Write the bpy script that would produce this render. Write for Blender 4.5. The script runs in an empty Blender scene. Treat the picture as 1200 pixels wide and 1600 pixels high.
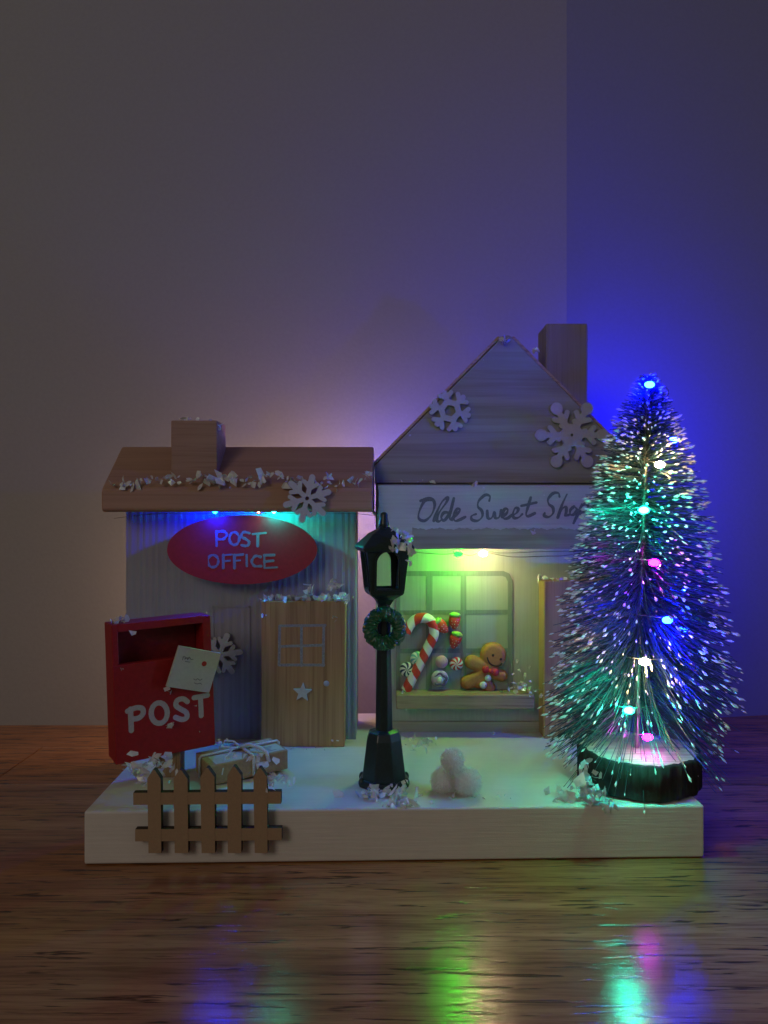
import bpy, math, random
import numpy as np
from mathutils import Vector, Matrix

random.seed(7)
rng = np.random.default_rng(11)
SC = bpy.context.scene
COL = SC.collection

# ------------------------------------------------------------------ camera, world, room light, exposure
F = 1209.0            # focal length in photo pixels (1200 x 1600)
CZ = 142.5            # lens height above the table in mm
cam_d = bpy.data.cameras.new('camera')
cam = bpy.data.objects.new('camera', cam_d); COL.objects.link(cam)
cam_d.sensor_fit = 'VERTICAL'; cam_d.sensor_height = 32.0; cam_d.lens = 16.0 * F / 800.0
cam_d.clip_start = 0.01; cam_d.clip_end = 20.0
cam.location = (0, 0, CZ * .001); cam.rotation_euler = (math.radians(90), 0, 0)
SC.camera = cam
SC.render.resolution_x = 768; SC.render.resolution_y = 1024

world = bpy.data.worlds.new('World'); SC.world = world; world.use_nodes = True
bg = world.node_tree.nodes['Background']
bg.inputs[0].default_value = (1.0, 0.93, 0.86, 1); bg.inputs[1].default_value = 0.060

# the dim lamp of the room, up behind the camera on the left
ld = bpy.data.lights.new('room_lamp', 'AREA'); ld.shape = 'DISK'; ld.size = 0.7
ld.energy = 4.0; ld.color = (1.0, 0.86, 0.72)
lo = bpy.data.objects.new('room_lamp', ld); COL.objects.link(lo)
lo.location = (-0.85, -1.25, 0.85)
lo.rotation_euler = (Vector((-0.05, 0.4, 0.08)) - lo.location).to_track_quat('-Z', 'Y').to_euler()

SC.view_settings.view_transform = 'Standard'; SC.view_settings.look = 'None'
SC.view_settings.exposure = 0.0; SC.view_settings.gamma = 1.0
SC.render.engine = 'CYCLES'
SC.cycles.sample_clamp_indirect = 3.0
SC.cycles.max_bounces = 6
SC.cycles.caustics_reflective = False; SC.cycles.caustics_refractive = False

# ------------------------------------------------------------------ helpers (all lengths in mm, meshes in m)
MM = .001
def V(*a): return Vector(a)
def at(px, py, Y):
    return Vector(((px - 600) / F * Y, Y, CZ - (py - 800) / F * Y))
def hit(px, py, P0, n):
    d = Vector(((px - 600) / F, 1.0, -(py - 800) / F)); c = Vector((0, 0, CZ))
    return c + d * ((P0 - c).dot(n) / d.dot(n))

ORG = {}
def org(o): return ORG.get(o.name, Vector((0, 0, 0)))
def thing(name, loc, label, cat, group=None):
    o = bpy.data.objects.new(name, None); COL.objects.link(o); o.empty_display_size = .01
    loc = Vector(loc); o.location = loc * MM; ORG[o.name] = loc
    return tag(o, label, cat, group)
def tag(o, label=None, cat=None, group=None, kind=None):
    if label: o['label'] = label
    if cat: o['category'] = cat
    if group: o['group'] = group
    if kind: o['kind'] = kind
    return o

class MB:
    def __init__(s): s.v = []; s.f = []; s.m = []; s.sm = []
    def add(s, vs, fs, mat=0, smooth=False, M=None):
        b = len(s.v)
        for p in vs:
            p = Vector(p); s.v.append(M(p) if M else p)
        for i, f in enumerate(fs):
            s.f.append([b + k for k in f]); s.m.append(mat[i] if isinstance(mat, list) else mat); s.sm.append(smooth)
        return s
    def box(s, x0, x1, y0, y1, z0, z1, mat=0, M=None):
        vs = [(x, y, z) for z in (z0, z1) for y in (y0, y1) for x in (x0, x1)]
        return s.add(vs, [(0, 2, 3, 1), (4, 5, 7, 6), (0, 1, 5, 4), (2, 6, 7, 3), (0, 4, 6, 2), (1, 3, 7, 5)], mat, False, M)
    def prism(s, poly, y0, y1, mat=0, side=None, M=None):       # polygon in x,z (counter-clockwise seen from the front), extruded in y
        n = len(poly); side = mat if side is None else side
        vs = [(x, y0, z) for x, z in poly] + [(x, y1, z) for x, z in poly]
        fs = [tuple(range(n)), tuple(range(2 * n - 1, n - 1, -1))] + [(i, i + n, (i + 1) % n + n, (i + 1) % n) for i in range(n)]
        return s.add(vs, fs, [mat, mat] + [side] * n, False, M)
    def xprism(s, poly, x0, x1, mat=0):                          # polygon in y,z extruded in x
        n = len(poly)
        vs = [(x0, y, z) for y, z in poly] + [(x1, y, z) for y, z in poly]
        fs = [tuple(range(n - 1, -1, -1)), tuple(range(n, 2 * n))] + [(i, (i + 1) % n, (i + 1) % n + n, i + n) for i in range(n)]
        return s.add(vs, fs, mat)
    def lathe(s, prof, cx, cy, n=24, mat=0, smooth=True, rot=0.0, wob=None):
        vs = []; fs = []
        for r, z in prof:
            for k in range(n):
                a = 2 * math.pi * k / n + rot; rr = r * (wob(a) if wob else 1)
                vs.append((cx + rr * math.cos(a), cy + rr * math.sin(a), z))
        m = len(prof)
        for j in range(m - 1):
            for k in range(n):
                fs.append((j * n + k, j * n + (k + 1) % n, (j + 1) * n + (k + 1) % n, (j + 1) * n + k))
        fs.append(tuple(range(n - 1, -1, -1))); fs.append(tuple((m - 1) * n + k for k in range(n)))
        return s.add(vs, fs, mat, smooth)
    def tube(s, pts, r, n=6, mat=0, smooth=True, matf=None):
        pts = [Vector(p) for p in pts]; m = len(pts); vs = []; fs = []; ms = []
        up = Vector((0, 0, 1)); N = None
        for i, p in enumerate(pts):
            t = (pts[min(i + 1, m - 1)] - pts[max(i - 1, 0)]).normalized()
            if N is None:
                N = t.cross(up) if abs(t.z) < .95 else t.cross(Vector((0, 1, 0)))
            N = (N - t * N.dot(t)).normalized(); B = t.cross(N)
            rr = r[i] if isinstance(r, (list, tuple)) else r
            for k in range(n):
                a = 2 * math.pi * k / n
                vs.append(p + N * (rr * math.cos(a)) + B * (rr * math.sin(a)))
        for j in range(m - 1):
            for k in range(n):
                fs.append((j * n + k, j * n + (k + 1) % n, (j + 1) * n + (k + 1) % n, (j + 1) * n + k))
                ms.append(matf(j, k) if matf else mat)
        fs.append(tuple(range(n - 1, -1, -1))); fs.append(tuple((m - 1) * n + k for k in range(n))); ms += [mat, mat]
        return s.add(vs, fs, ms, smooth)
    def ball(s, c, rx, ry=None, rz=None, n=14, m=9, mat=0, M=None, matf=None):
        ry = rx if ry is None else ry; rz = rx if rz is None else rz; c = Vector(c)
        vs = [c + Vector((0, 0, rz))]; fs = []; ms = []
        for j in range(1, m):
            t = math.pi * j / m
            for k in range(n):
                a = 2 * math.pi * k / n
                vs.append(c + Vector((rx * math.sin(t) * math.cos(a), ry * math.sin(t) * math.sin(a), rz * math.cos(t))))
        vs.append(c - Vector((0, 0, rz))); L = len(vs) - 1
        for k in range(n):
            fs.append((0, 1 + k, 1 + (k + 1) % n)); ms.append(matf(0, k) if matf else mat)
            fs.append((L, 1 + (m - 2) * n + (k + 1) % n, 1 + (m - 2) * n + k)); ms.append(matf(m - 1, k) if matf else mat)
        for j in range(m - 2):
            for k in range(n):
                a = 1 + j * n + k; b = 1 + j * n + (k + 1) % n
                fs.append((a, a + n, b + n, b)); ms.append(matf(j + 1, k) if matf else mat)
        return s.add(vs, fs, ms, True, M)
    def plate(s, sdf, x0, x1, y0, y1, h, fr, thick, mat=0, side=None, puff=None, back=0.0):
        """solid sheet bounded by sdf(x, y) < 0; fr = (origin, U, V, W) with W pointing out of the sheet"""
        side = mat if side is None else side
        nx = int((x1 - x0) / h) + 2; ny = int((y1 - y0) / h) + 2
        X, Y = np.meshgrid(x0 + h * np.arange(nx), y0 + h * np.arange(ny), indexing='ij')
        D = sdf(X, Y); I = D < 0
        vid = {}; P = []; dep = []
        def corner(i, j):
            k = (i, j)
            if k not in vid: vid[k] = len(P); P.append((X[i, j], Y[i, j])); dep.append(-D[i, j])
            return vid[k]
        def edge(a, b):
            if a > b: a, b = b, a
            k = (a, b)
            if k not in vid:
                da, db = D[a], D[b]; t = min(.97, max(.03, da / (da - db)))
                vid[k] = len(P); P.append((X[a] + (X[b] - X[a]) * t, Y[a] + (Y[b] - Y[a]) * t)); dep.append(0.0)
            return vid[k]
        polys = []
        any_in = I[:-1, :-1] | I[1:, :-1] | I[1:, 1:] | I[:-1, 1:]
        for i, j in np.argwhere(any_in):
            cs = [(i, j), (i + 1, j), (i + 1, j + 1), (i, j + 1)]; poly = []
            for q in range(4):
                a, b = cs[q], cs[(q + 1) % 4]
                if I[a]: poly.append(corner(*a))
                if I[a] != I[b]: poly.append(edge(a, b))
            if len(poly) > 2: polys.append(poly)
        O, U, Vv, W = fr; n = len(P)
        vs = []
        for (x, y), d in zip(P, dep):
            w = thick if puff is None else thick * (.25 + .75 * math.sqrt(max(0.0, 1 - (1 - min(1, d / puff)) ** 2)))
            vs.append(O + U * x + Vv * y + W * w)
        for x, y in P: vs.append(O + U * x + Vv * y + W * back)
        fs = [tuple(p) for p in polys] + [tuple(n + k for k in reversed(p)) for p in polys]
        ms = [mat] * len(fs); cnt = {}
        for p in polys:
            for a, b in zip(p, p[1:] + p[:1]): cnt[(a, b)] = 1
        for a, b in cnt:
            if (b, a) not in cnt: fs.append((b, a, a + n, b + n)); ms.append(side)
        return s.add(vs, fs, ms, puff is not None)
    def build(s, name, mats, parent=None, loc=None, bevel=0, seg=2):
        o0 = org(parent) if parent else Vector(loc or (0, 0, 0))
        me = bpy.data.meshes.new(name)
        me.from_pydata([(p - o0) * MM for p in s.v], [], s.f)
        if not isinstance(mats, (list, tuple)): mats = [mats]
        for m in mats: me.materials.append(m)
        me.polygons.foreach_set('material_index', s.m); me.polygons.foreach_set('use_smooth', s.sm)
        me.update()
        o = bpy.data.objects.new(name, me); COL.objects.link(o)
        if parent: o.parent = parent
        else: o.location = o0 * MM
        ORG[o.name] = o0
        if bevel:
            b = o.modifiers.new('bevel', 'BEVEL'); b.width = bevel * MM; b.segments = seg
            b.limit_method = 'ANGLE'; b.angle_limit = math.radians(35)
        return o

def caps(segs, r):                                   # union of capsules; r may be given per segment
    def f(X, Y):
        D = np.full(X.shape, 1e9)
        for k, (a, b) in enumerate(segs):
            rr = r[k] if isinstance(r, (list, tuple)) else r
            dx, dy = b[0] - a[0], b[1] - a[1]; L = dx * dx + dy * dy + 1e-12
            t = np.clip(((X - a[0]) * dx + (Y - a[1]) * dy) / L, 0, 1)
            D = np.minimum(D, np.hypot(X - a[0] - t * dx, Y - a[1] - t * dy) - rr)
        return D
    return f
def strokes_to_segs(strokes):
    return [(p, q) for st in strokes for p, q in zip(st, st[1:])]
def smooth_stroke(st, k=4):                          # Catmull-Rom
    if len(st) < 3: return st
    out = []
    P = [st[0]] + list(st) + [st[-1]]
    for i in range(1, len(P) - 2):
        p0, p1, p2, p3 = P[i - 1:i + 3]
        for j in range(k):
            t = j / k
            out.append(tuple(.5 * (2 * b + (c - a) * t + (2 * a - 5 * b + 4 * c - d) * t * t + (3 * b - a - 3 * c + d) * t ** 3) for a, b, c, d in zip(p0, p1, p2, p3)))
    out.append(st[-1]); return out
def oval(cx, cy, rx, ry, n=18, a0=.3):
    return [(cx + rx * math.cos(a0 + 2 * math.pi * k / n), cy + ry * math.sin(a0 + 2 * math.pi * k / n)) for k in range(n + 1)]
def frame_y(Y):                                      # a sheet facing the camera at depth Y; local x, y = world X, Z
    return (Vector((0, Y, 0)), Vector((1, 0, 0)), Vector((0, 0, 1)), Vector((0, -1, 0)))
def xz(px, py, Y):
    p = at(px, py, Y); return (p.x, p.z)

# ------------------------------------------------------------------ materials
def new_mat(name):
    m = bpy.data.materials.new(name); m.use_nodes = True
    nt = m.node_tree; return m, nt, nt.nodes['Principled BSDF']
def coords(nt, scale):
    tc = nt.nodes.new('ShaderNodeTexCoord'); mp = nt.nodes.new('ShaderNodeMapping')
    geo = nt.nodes.new('ShaderNodeNewGeometry')
    nt.links.new(geo.outputs['Position'], mp.inputs['Vector'])
    mp.inputs['Scale'].default_value = scale; return mp.outputs['Vector']
def noise(nt, vec, scale=1.0, detail=5, rough=.6, dist=0.0):
    n = nt.nodes.new('ShaderNodeTexNoise'); n.inputs['Scale'].default_value = scale; n.inputs['Detail'].default_value = detail
    n.inputs['Roughness'].default_value = rough; n.inputs['Distortion'].default_value = dist
    nt.links.new(vec, n.inputs['Vector']); return n.outputs['Fac']
def ramp(nt, fac, stops):
    r = nt.nodes.new('ShaderNodeValToRGB'); e = r.color_ramp.elements
    while len(e) < len(stops): e.new(.5)
    for k, (p, c) in enumerate(stops): e[k].position = p; e[k].color = (*c, 1) if len(c) == 3 else c
    nt.links.new(fac, r.inputs['Fac']); return r.outputs['Color']
def bump(nt, b, h, strength, dist, prev=None):
    n = nt.nodes.new('ShaderNodeBump'); n.inputs['Strength'].default_value = strength; n.inputs['Distance'].default_value = dist
    nt.links.new(h, n.inputs['Height'])
    if prev: nt.links.new(prev, n.inputs['Normal'])
    nt.links.new(n.outputs['Normal'], b.inputs['Normal']); return n.outputs['Normal']
def mix(nt, fac, a, b, mode='MIX'):
    n = nt.nodes.new('ShaderNodeMix'); n.data_type = 'RGBA'; n.blend_type = mode
    for sock, val in ((0, fac), (6, a), (7, b)):
        if isinstance(val, (int, float)): n.inputs[sock].default_value = val
        elif isinstance(val, tuple): n.inputs[sock].default_value = (*val, 1)
        else: nt.links.new(val, n.inputs[sock])
    return n.outputs[2]

def flat(name, c, rough=.6, var=.12, scale=900, bs=.15, spec=.4, coat=0):
    m, nt, b = new_mat(name); v = coords(nt, (1, 1, 1)); n = noise(nt, v, scale)
    lo_ = tuple(x * (1 - var) for x in c); hi = tuple(min(1, x * (1 + var)) for x in c)
    nt.links.new(ramp(nt, n, [(.3, lo_), (.7, hi)]), b.inputs['Base Color'])
    b.inputs['Roughness'].default_value = rough; b.inputs['Specular IOR Level'].default_value = spec
    b.inputs['Coat Weight'].default_value = coat
    if bs: bump(nt, b, n, bs, .0004)
    return m
def wood(name, dark, light, axis, rough=.6, bs=.35, fine=900, along=28, coat=0, spec=.35, pore=.55):
    m, nt, b = new_mat(name)
    sc = [fine * .28] * 3; sc[axis] = along * .35; sf = [fine] * 3; sf[axis] = along
    n1 = noise(nt, coords(nt, sc), 1, 6, .6, .6); n2 = noise(nt, coords(nt, sf), 1, 3, .6)
    c1 = ramp(nt, n1, [(.3, dark), (.72, light)])
    c2 = ramp(nt, n2, [(.36, (pore, pore * .95, pore * .9)), (.5, (1, 1, 1))])
    nt.links.new(mix(nt, .8, c1, c2, 'MULTIPLY'), b.inputs['Base Color'])
    b.inputs['Roughness'].default_value = rough; b.inputs['Coat Weight'].default_value = coat; b.inputs['Specular IOR Level'].default_value = spec
    bump(nt, b, n2, bs, .0003)
    return m
def paint(name, c, axis=2, worn=None, rough=.62, var=.12, bs=.5, wornlev=.3):
    """brushed paint over timber: streaks along axis, worn patches showing another colour"""
    m, nt, b = new_mat(name)
    sf = [950] * 3; sf[axis] = 26
    n1 = noise(nt, coords(nt, sf), 1, 4, .6); n2 = noise(nt, coords(nt, (1, 1, 1)), 90, 6, .65)
    base = ramp(nt, n1, [(.25, tuple(x * (1 - var) for x in c)), (.75, tuple(min(1, x * (1 + var)) for x in c))])
    base = mix(nt, ramp(nt, n2, [(.35, (0, 0, 0)), (.75, (.35, .35, .35))]), base, tuple(x * .8 for x in c))
    if worn:
        w = noise(nt, coords(nt, tuple(x * .5 for x in sf)), 1, 8, .7)
        base = mix(nt, ramp(nt, w, [(wornlev, (1, 1, 1)), (wornlev + .07, (0, 0, 0))]), base, worn)
    nt.links.new(base, b.inputs['Base Color']); b.inputs['Roughness'].default_value = rough
    n3 = noise(nt, coords(nt, (1, 1, 1)), 1600, 3)
    bump(nt, b, n3, bs * .35, .0003, bump(nt, b, n1, bs, .0004))
    return m
def led(name, rgb):
    m, nt, b = new_mat(name); nt.nodes.remove(b)
    e = nt.nodes.new('ShaderNodeEmission'); mx = max(rgb)
    e.inputs[0].default_value = (*[x / mx for x in rgb], 1); e.inputs[1].default_value = mx
    nt.links.new(e.outputs[0], nt.nodes['Material Output'].inputs[0]); return m

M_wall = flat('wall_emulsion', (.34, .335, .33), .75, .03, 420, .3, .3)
M_gap = flat('dark_joint_timber', (.05, .028, .016), .8)  # dark timber under the plank joints and behind the oval sign
M_roof = wood('stained_roof_timber', (.36, .205, .145), (.46, .27, .19), 0, .55, .12, 700, 12, pore=.85)
M_gable = wood('weathered_gable_timber', (.27, .27, .22), (.41, .405, .34), 0, .6, .2, 500, 12, pore=.85)
M_chim = wood('chimney_timber', (.31, .185, .125), (.42, .26, .18), 0, .6, .15, 700, 20, pore=.8)
M_chim2 = wood('pale_chimney_timber', (.27, .23, .23), (.35, .30, .29), 2, .6, .15, 600, 14, pore=.85)
M_door = wood('oak_door_timber', (.34, .195, .085), (.50, .31, .145), 2, .55, .25, 800, 14, pore=.72)
M_mdf = flat('laser_cut_board', (.36, .245, .15), .75, .08, 1500, .12)
M_burn = flat('scorched_cut_edge', (.05, .028, .017), .85, .3)
M_po = paint('grey_blue_paint', (.34, .335, .42), 2, (.39, .39, .47), var=.08, bs=.25)
M_shop = paint('pale_grey_paint', (.37, .38, .38), 2, (.31, .31, .30), var=.1, bs=.3)
M_signw = paint('chalky_white_paint', (.52, .53, .50), 0, (.30, .25, .21), var=.1, wornlev=.22)
M_frame = paint('grey_window_paint', (.17, .20, .20), 2, (.32, .34, .33), var=.2, wornlev=.26)
M_base = paint('off_white_paint', (.68, .645, .60), 0, (.64, .59, .53), var=.05, bs=.35)
M_red = flat('red_gloss_paint', (.33, .012, .015), .5, .15, 500, .12)
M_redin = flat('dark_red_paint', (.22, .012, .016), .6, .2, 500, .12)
M_plaque = flat('crimson_paint', (.38, .014, .026), .55, .12, 500, .1)
M_pen = flat('pale_blue_pen', (.2, .2, .25), .6, .25, 1800)
M_chalk = flat('chalk_white', (.48, .44, .43), .7, .12, 1500)
M_ink = flat('grey_green_ink', (.15, .175, .165), .6, .2, 1200)
M_white = flat('white_wood_paint', (.50, .50, .52), .65, .06, 900, .1)
M_paper = flat('cream_card', (.52, .52, .46), .75, .05, 700, .1)
M_scrib = flat('grey_pencil', (.22, .22, .21), .8)
M_wax = flat('red_seal', (.45, .03, .03), .5)
M_kraft = flat('kraft_board', (.42, .30, .17), .75, .14, 700, .15)
M_cord = flat('silver_cord', (.62, .66, .70), .3, .25, 2500, .5, .6)
M_black = flat('dark_green_moulded_plastic', (.012, .028, .024), .34, .25, 900, .08, .5, .15)
M_tin = flat('green_tinsel', (.01, .10, .035), .28, .5, 2500, .3, .7)
M_cr = flat('candy_red', (.62, .045, .025), .35, .08, 600, .04, .5, .3)
M_cw = flat('candy_cream', (.78, .75, .66), .35, .05, 600, .04, .5, .3)
M_teal = flat('candy_teal', (.16, .42, .46), .4, .1)
M_navy = flat('candy_navy', (.035, .045, .09), .4, .1)
M_pink = flat('sugar_pink', (.62, .36, .42), .7, .15, 2500, .4)
M_lil = flat('sugar_lilac', (.55, .48, .62), .6, .1, 2000, .2)
M_plum = flat('plum_swirl', (.16, .11, .26), .5, .1)
M_leaf = flat('strawberry_green', (.28, .52, .10), .5, .15)
M_ging = flat('gingerbread_clay', (.44, .18, .06), .6, .1, 900, .15)
M_dark = flat('brown_icing', (.05, .022, .012), .5)
M_bow = flat('red_bow_clay', (.55, .03, .05), .5)
M_but = flat('white_button_clay', (.68, .74, .72), .5)
M_bark = wood('dark_bark', (.014, .012, .012), (.05, .042, .038), 2, .85, 1.0, 700, 90)
M_cut = wood('cut_log_face', (.46, .36, .26), (.62, .52, .40), 0, .7, .3)
M_brist = flat('dark_green_bristle', (.016, .042, .048), .33, .3, 900, 0, .6)
M_tip = flat('snow_tip_flock', (.74, .74, .74), .8, .08, 900, 0)
M_wire = flat('twisted_wire', (.18, .17, .15), .35, .2, 900, 0, .6)
M_wirec = flat('copper_light_wire', (.10, .09, .075), .35, .2, 900, 0, .6)
M_cot = flat('cotton_fibre', (.90, .91, .90), .9, .05, 900, 0, .1)
M_sap = flat('dry_glue', (.55, .42, .22), .3, .2)

def flake_mat():
    m, nt, b = new_mat('iridescent_flake')
    n = noise(nt, coords(nt, (1, 1, 1)), 260, 3)
    nt.links.new(ramp(nt, n, [(.3, (.66, .72, .88)), (.5, (.88, .86, .88)), (.7, (.72, .88, .80))]), b.inputs['Base Color'])
    b.inputs['Roughness'].default_value = .22
    b.inputs['Transmission Weight'].default_value = .22; b.inputs['IOR'].default_value = 1.4
    b.inputs['Thin Film Thickness'].default_value = 420; b.inputs['Thin Film IOR'].default_value = 1.6
    b.inputs['Specular IOR Level'].default_value = .8
    return m
M_flake = flake_mat()

def table_mat():
    m, nt, b = new_mat('varnished_oak')
    wob = noise(nt, coords(nt, (7, 16, 7)), 1, 3)
    big = noise(nt, coords(nt, (4, 60, 40)), 1, 6, .6, 1.2)
    mid = noise(nt, coords(nt, (30, 620, 100)), 1, 5, .65, .5)
    pore = noise(nt, coords(nt, (34, 430, 200)), 1, 3, .6, .5)
    c = ramp(nt, big, [(.28, (.26, .098, .034)), (.5, (.41, .168, .057)), (.75, (.56, .25, .09))])
    c = mix(nt, .75, c, ramp(nt, mid, [(.32, (.42, .36, .32)), (.56, (1, 1, 1))]), 'MULTIPLY')
    pm = ramp(nt, pore, [(.35, (.12, .10, .09)), (.41, (1, 1, 1))])
    c = mix(nt, .85, c, pm, 'MULTIPLY')
    nt.links.new(c, b.inputs['Base Color'])
    b.inputs['Roughness'].default_value = .14; b.inputs['Specular IOR Level'].default_value = .42
    h = mix(nt, .5, ramp(nt, pore, [(.35, (0, 0, 0)), (.44, (1, 1, 1))]), mid)
    n1 = bump(nt, b, h, .28, .0006)
    bump(nt, b, noise(nt, coords(nt, (1, 1, 1)), 1100, 2), .11, .0004, n1)
    return m
M_table = table_mat()

# light-emitting diodes: what each one gives off
L_blue = led('blue_led', (.5, 4, 1700)); L_teal = led('teal_led', (1.0, 720, 420)); L_green = led('green_led', (.08, 620, .22))
L_eave_blue = led('eave_blue_led', (.5, 60, 8600)); L_eave_teal = led('eave_teal_led', (2, 3100, 1900)); L_top = led('bright_blue_led', (.5, 5, 3600))
L_warm = led('warm_led', (360, 225, 90)); L_mag = led('magenta_led', (190, .3, 210)); L_red = led('red_led', (200, 12, 8)); L_low_mag = led('low_magenta_led', (90, .3, 100))
L_amber = led('amber_led', (760, 480, 260)); L_shop_warm = led('shop_warm_led', (500, 270, 170)); L_rear_blue = led('rear_blue_led', (60, 60, 1900)); L_house_blue = led('house_blue_led', (40, 60, 620)); L_added_blue = led('added_wall_blue_led', (2, 8, 4600)); L_rear_mag = led('rear_magenta_led', (170, 50, 260))

# ------------------------------------------------------------------ setting: table and walls
tab = MB().box(-900, 900, -60, 661, -30, -3).build('tabletop', M_gap)
tag(tab, kind='structure')
def plank(x0, x1, y0, y1):
    MB().box(x0, x1, y0, y1, -12, 0).build('plank', M_table, tab, bevel=.08)
plank(-900, 900, 468.6, 660)
plank(-900, -207.2, -60, 468)
plank(-206.5, 900, 404.5, 468)
plank(-206.5, 900, 150, 404)
plank(-206.5, 900, -60, 149.4)
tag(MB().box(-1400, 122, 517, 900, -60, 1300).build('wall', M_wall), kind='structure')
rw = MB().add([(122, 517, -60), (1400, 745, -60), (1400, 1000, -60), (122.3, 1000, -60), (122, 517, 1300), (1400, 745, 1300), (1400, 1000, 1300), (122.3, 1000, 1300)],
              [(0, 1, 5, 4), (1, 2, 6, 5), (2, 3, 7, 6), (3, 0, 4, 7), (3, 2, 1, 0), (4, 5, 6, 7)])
tag(rw.build('angled_wall', flat('blue_tinted_wall_emulsion', (.28, .285, .345), .75, .03, 420, .3, .3)), kind='structure')  # wall emulsion tinted: blue glow of the lights put into its colour

# ------------------------------------------------------------------ the painted wooden base
yaw = math.atan2(6.6, 252)
def Mbase(p):
    c, s = math.cos(yaw), math.sin(yaw)
    return Vector((-121 + p.x * c - p.y * s, 312 + p.x * s + p.y * c, p.z))
BT = 21.7
base = MB()
# top and sides as a gently uneven board
base.box(0, 253, 0, 150, .3, BT, M=Mbase)
b_o = base.build('display_base', M_base, loc=(0, 380, 0), bevel=.9, seg=3)
tag(b_o, 'thick off-white painted wooden board carrying the two little houses', 'base')

# ------------------------------------------------------------------ post office
YP = 411.0
po = thing('post_office', (-76, YP, BT), 'little grey-blue wooden post office with plain brown roof and red oval sign', 'house')
xl, xr = at(197, 900, YP).x, at(556, 900, YP).x
w = MB(); N = 150                                    # ribbed timber front
pts = []
for i in range(N + 1):
    x = xl + (xr - xl) * i / N
    g = .12 * math.sin(x * 2 * math.pi / 3.7 + .8 * math.sin(x * .35)) + .03 * math.sin(x * 5.1)
    pts.append((x, YP + g))
vs = []; fs = []
for x, y in pts: vs += [(x, y, BT), (x, y, 150)]
for i in range(N): fs.append((2 * i, 2 * i + 2, 2 * i + 3, 2 * i + 1))
k = len(vs); vs += [(xl, 448, BT), (xr, 448, BT), (xl, 448, 150), (xr, 448, 150)]
fs += [(k, 0, 1, k + 2), (2 * N, k + 1, k + 3, 2 * N + 1), (k + 1, k, k + 2, k + 3)]
fs += [tuple([k + 2] + [2 * i + 1 for i in range(N + 1)] + [k + 3]), tuple([k + 1] + [2 * i for i in range(N, -1, -1)] + [k])]
w.add(vs, fs); w.build('wall', M_po, po)
r = MB().xprism([(391.5, CZ), (390, CZ + 1.5), (390, 152.8), (391, 154.6), (420, 177.6), (422.5, 178), (425, 177.4), (458, 152), (458, CZ)][::-1], -142.6, -5.6)
r.build('roof', M_roof, po, bevel=1.6, seg=3)
# chimney standing on the front slope
cz0 = 152
ch = MB(); cx0, cx1 = at(267, 700, 397).x, at(339, 700, 397).x
ch.box(cx0, cx1, 397, 419, cz0, at(300, 657, 397).z)
ch.build('chimney', M_chim, po, bevel=.5)
# faint raised outline left of the door
pl = MB()
for (a, b2) in (((333, 948), (390, 948)), ((333, 948), (335, 1150)), ((390, 948), (391, 1150))):
    p, q = xz(*a, YP), xz(*b2, YP)
    pl.plate(caps([(p, q)], .35), min(p[0], q[0]) - 1, max(p[0], q[0]) + 1, min(p[1], q[1]) - 1, max(p[1], q[1]) + 1, .25, frame_y(YP - .25), .3, back=-.5)
pl.build('panel_outline', M_po, po)
# oval sign
YS = 398.5
c = xz(378, 859, YS); rx = 117 / F * YS; ry = 54 / F * YS
sg = MB().plate(lambda X, Y: (np.hypot((X - c[0]) / rx, (Y - c[1]) / ry) - 1) * ry, c[0] - rx - 1, c[0] + rx + 1, c[1] - ry - 1, c[1] + ry + 1, .6, frame_y(YS), 0, back=-3)
sign = sg.build('sign_plaque', M_plaque, po)
MB().box(c[0] - 12, c[0] + 12, YS + 2.5, YP + 1, c[1] - 6, c[1] + 6).build('spacer_block', M_gap, po)
T = lambda L: [[xz(140 + x / 2.609, 620 + y / 2.609, YS) for x, y in st] for st in L]
st = [[(517, 548), (518, 608)], smooth_stroke([(517, 552), (545, 548), (560, 562), (545, 580), (520, 580)]), oval(590, 578, 20, 26),
      smooth_stroke([(652, 556), (628, 552), (618, 570), (640, 582), (651, 595), (640, 608), (618, 604)]), [(665, 560), (718, 555)], [(686, 560), (685, 608)],
      oval(503, 670, 22, 25), [(545, 645), (545, 698)], [(545, 646), (580, 643)], [(545, 671), (572, 668)],
      [(590, 645), (591, 698)], [(590, 646), (625, 643)], [(590, 669), (613, 667)], [(640, 645), (641, 690)],
      smooth_stroke([(697, 653), (676, 649), (661, 670), (673, 690), (699, 690)]), [(712, 645), (713, 698), (765, 695)], [(712, 646), (752, 645)], [(712, 672), (748, 668)]]
sgs = strokes_to_segs(T(st))
MB().plate(caps(sgs, [.6 + .16 * math.sin(i * 1.7) for i in range(len(sgs))]), *[f for f in (xz(325, 800, YS)[0], xz(440, 800, YS)[0])], xz(378, 895, YS)[1], xz(378, 825, YS)[1], .16, frame_y(YS), .12, back=-.05).build('lettering', M_pen, sign)
# door
YD = 398.0
dl, dr = at(408, 1000, YD).x, at(540, 1000, YD).x; dt = at(470, 939, YD).z
dm = MB().prism([(dl, BT + .2), (dr - .6, BT), (dr, dt - 1), (dr - 1.2, dt), (dl + .5, dt), (dl, dt - .5)], YD, YP - .4)
door = dm.build('door', M_door, po, bevel=.6)
bars = MB()
for a, b2 in (((437, 978), (508, 977)), ((437, 1010), (506, 1008)), ((436, 1039), (506, 1039)), ((437, 978), (436, 1039)), ((471, 978), (471, 1040)), ((506, 977), (505, 1040))):
    p, q = xz(*a, YD), xz(*b2, YD)
    bars.plate(caps([(p, q)], .68), min(p[0], q[0]) - 1.5, max(p[0], q[0]) + 1.5, min(p[1], q[1]) - 1.5, max(p[1], q[1]) + 1.5, .3, frame_y(YD - .004 * len(bars.f) ** .5), .06, back=-.2)
bars.build('painted_window', flat('thin_grey_blue_paint', (.27, .28, .27), .7, .3, 1500), door)
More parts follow.
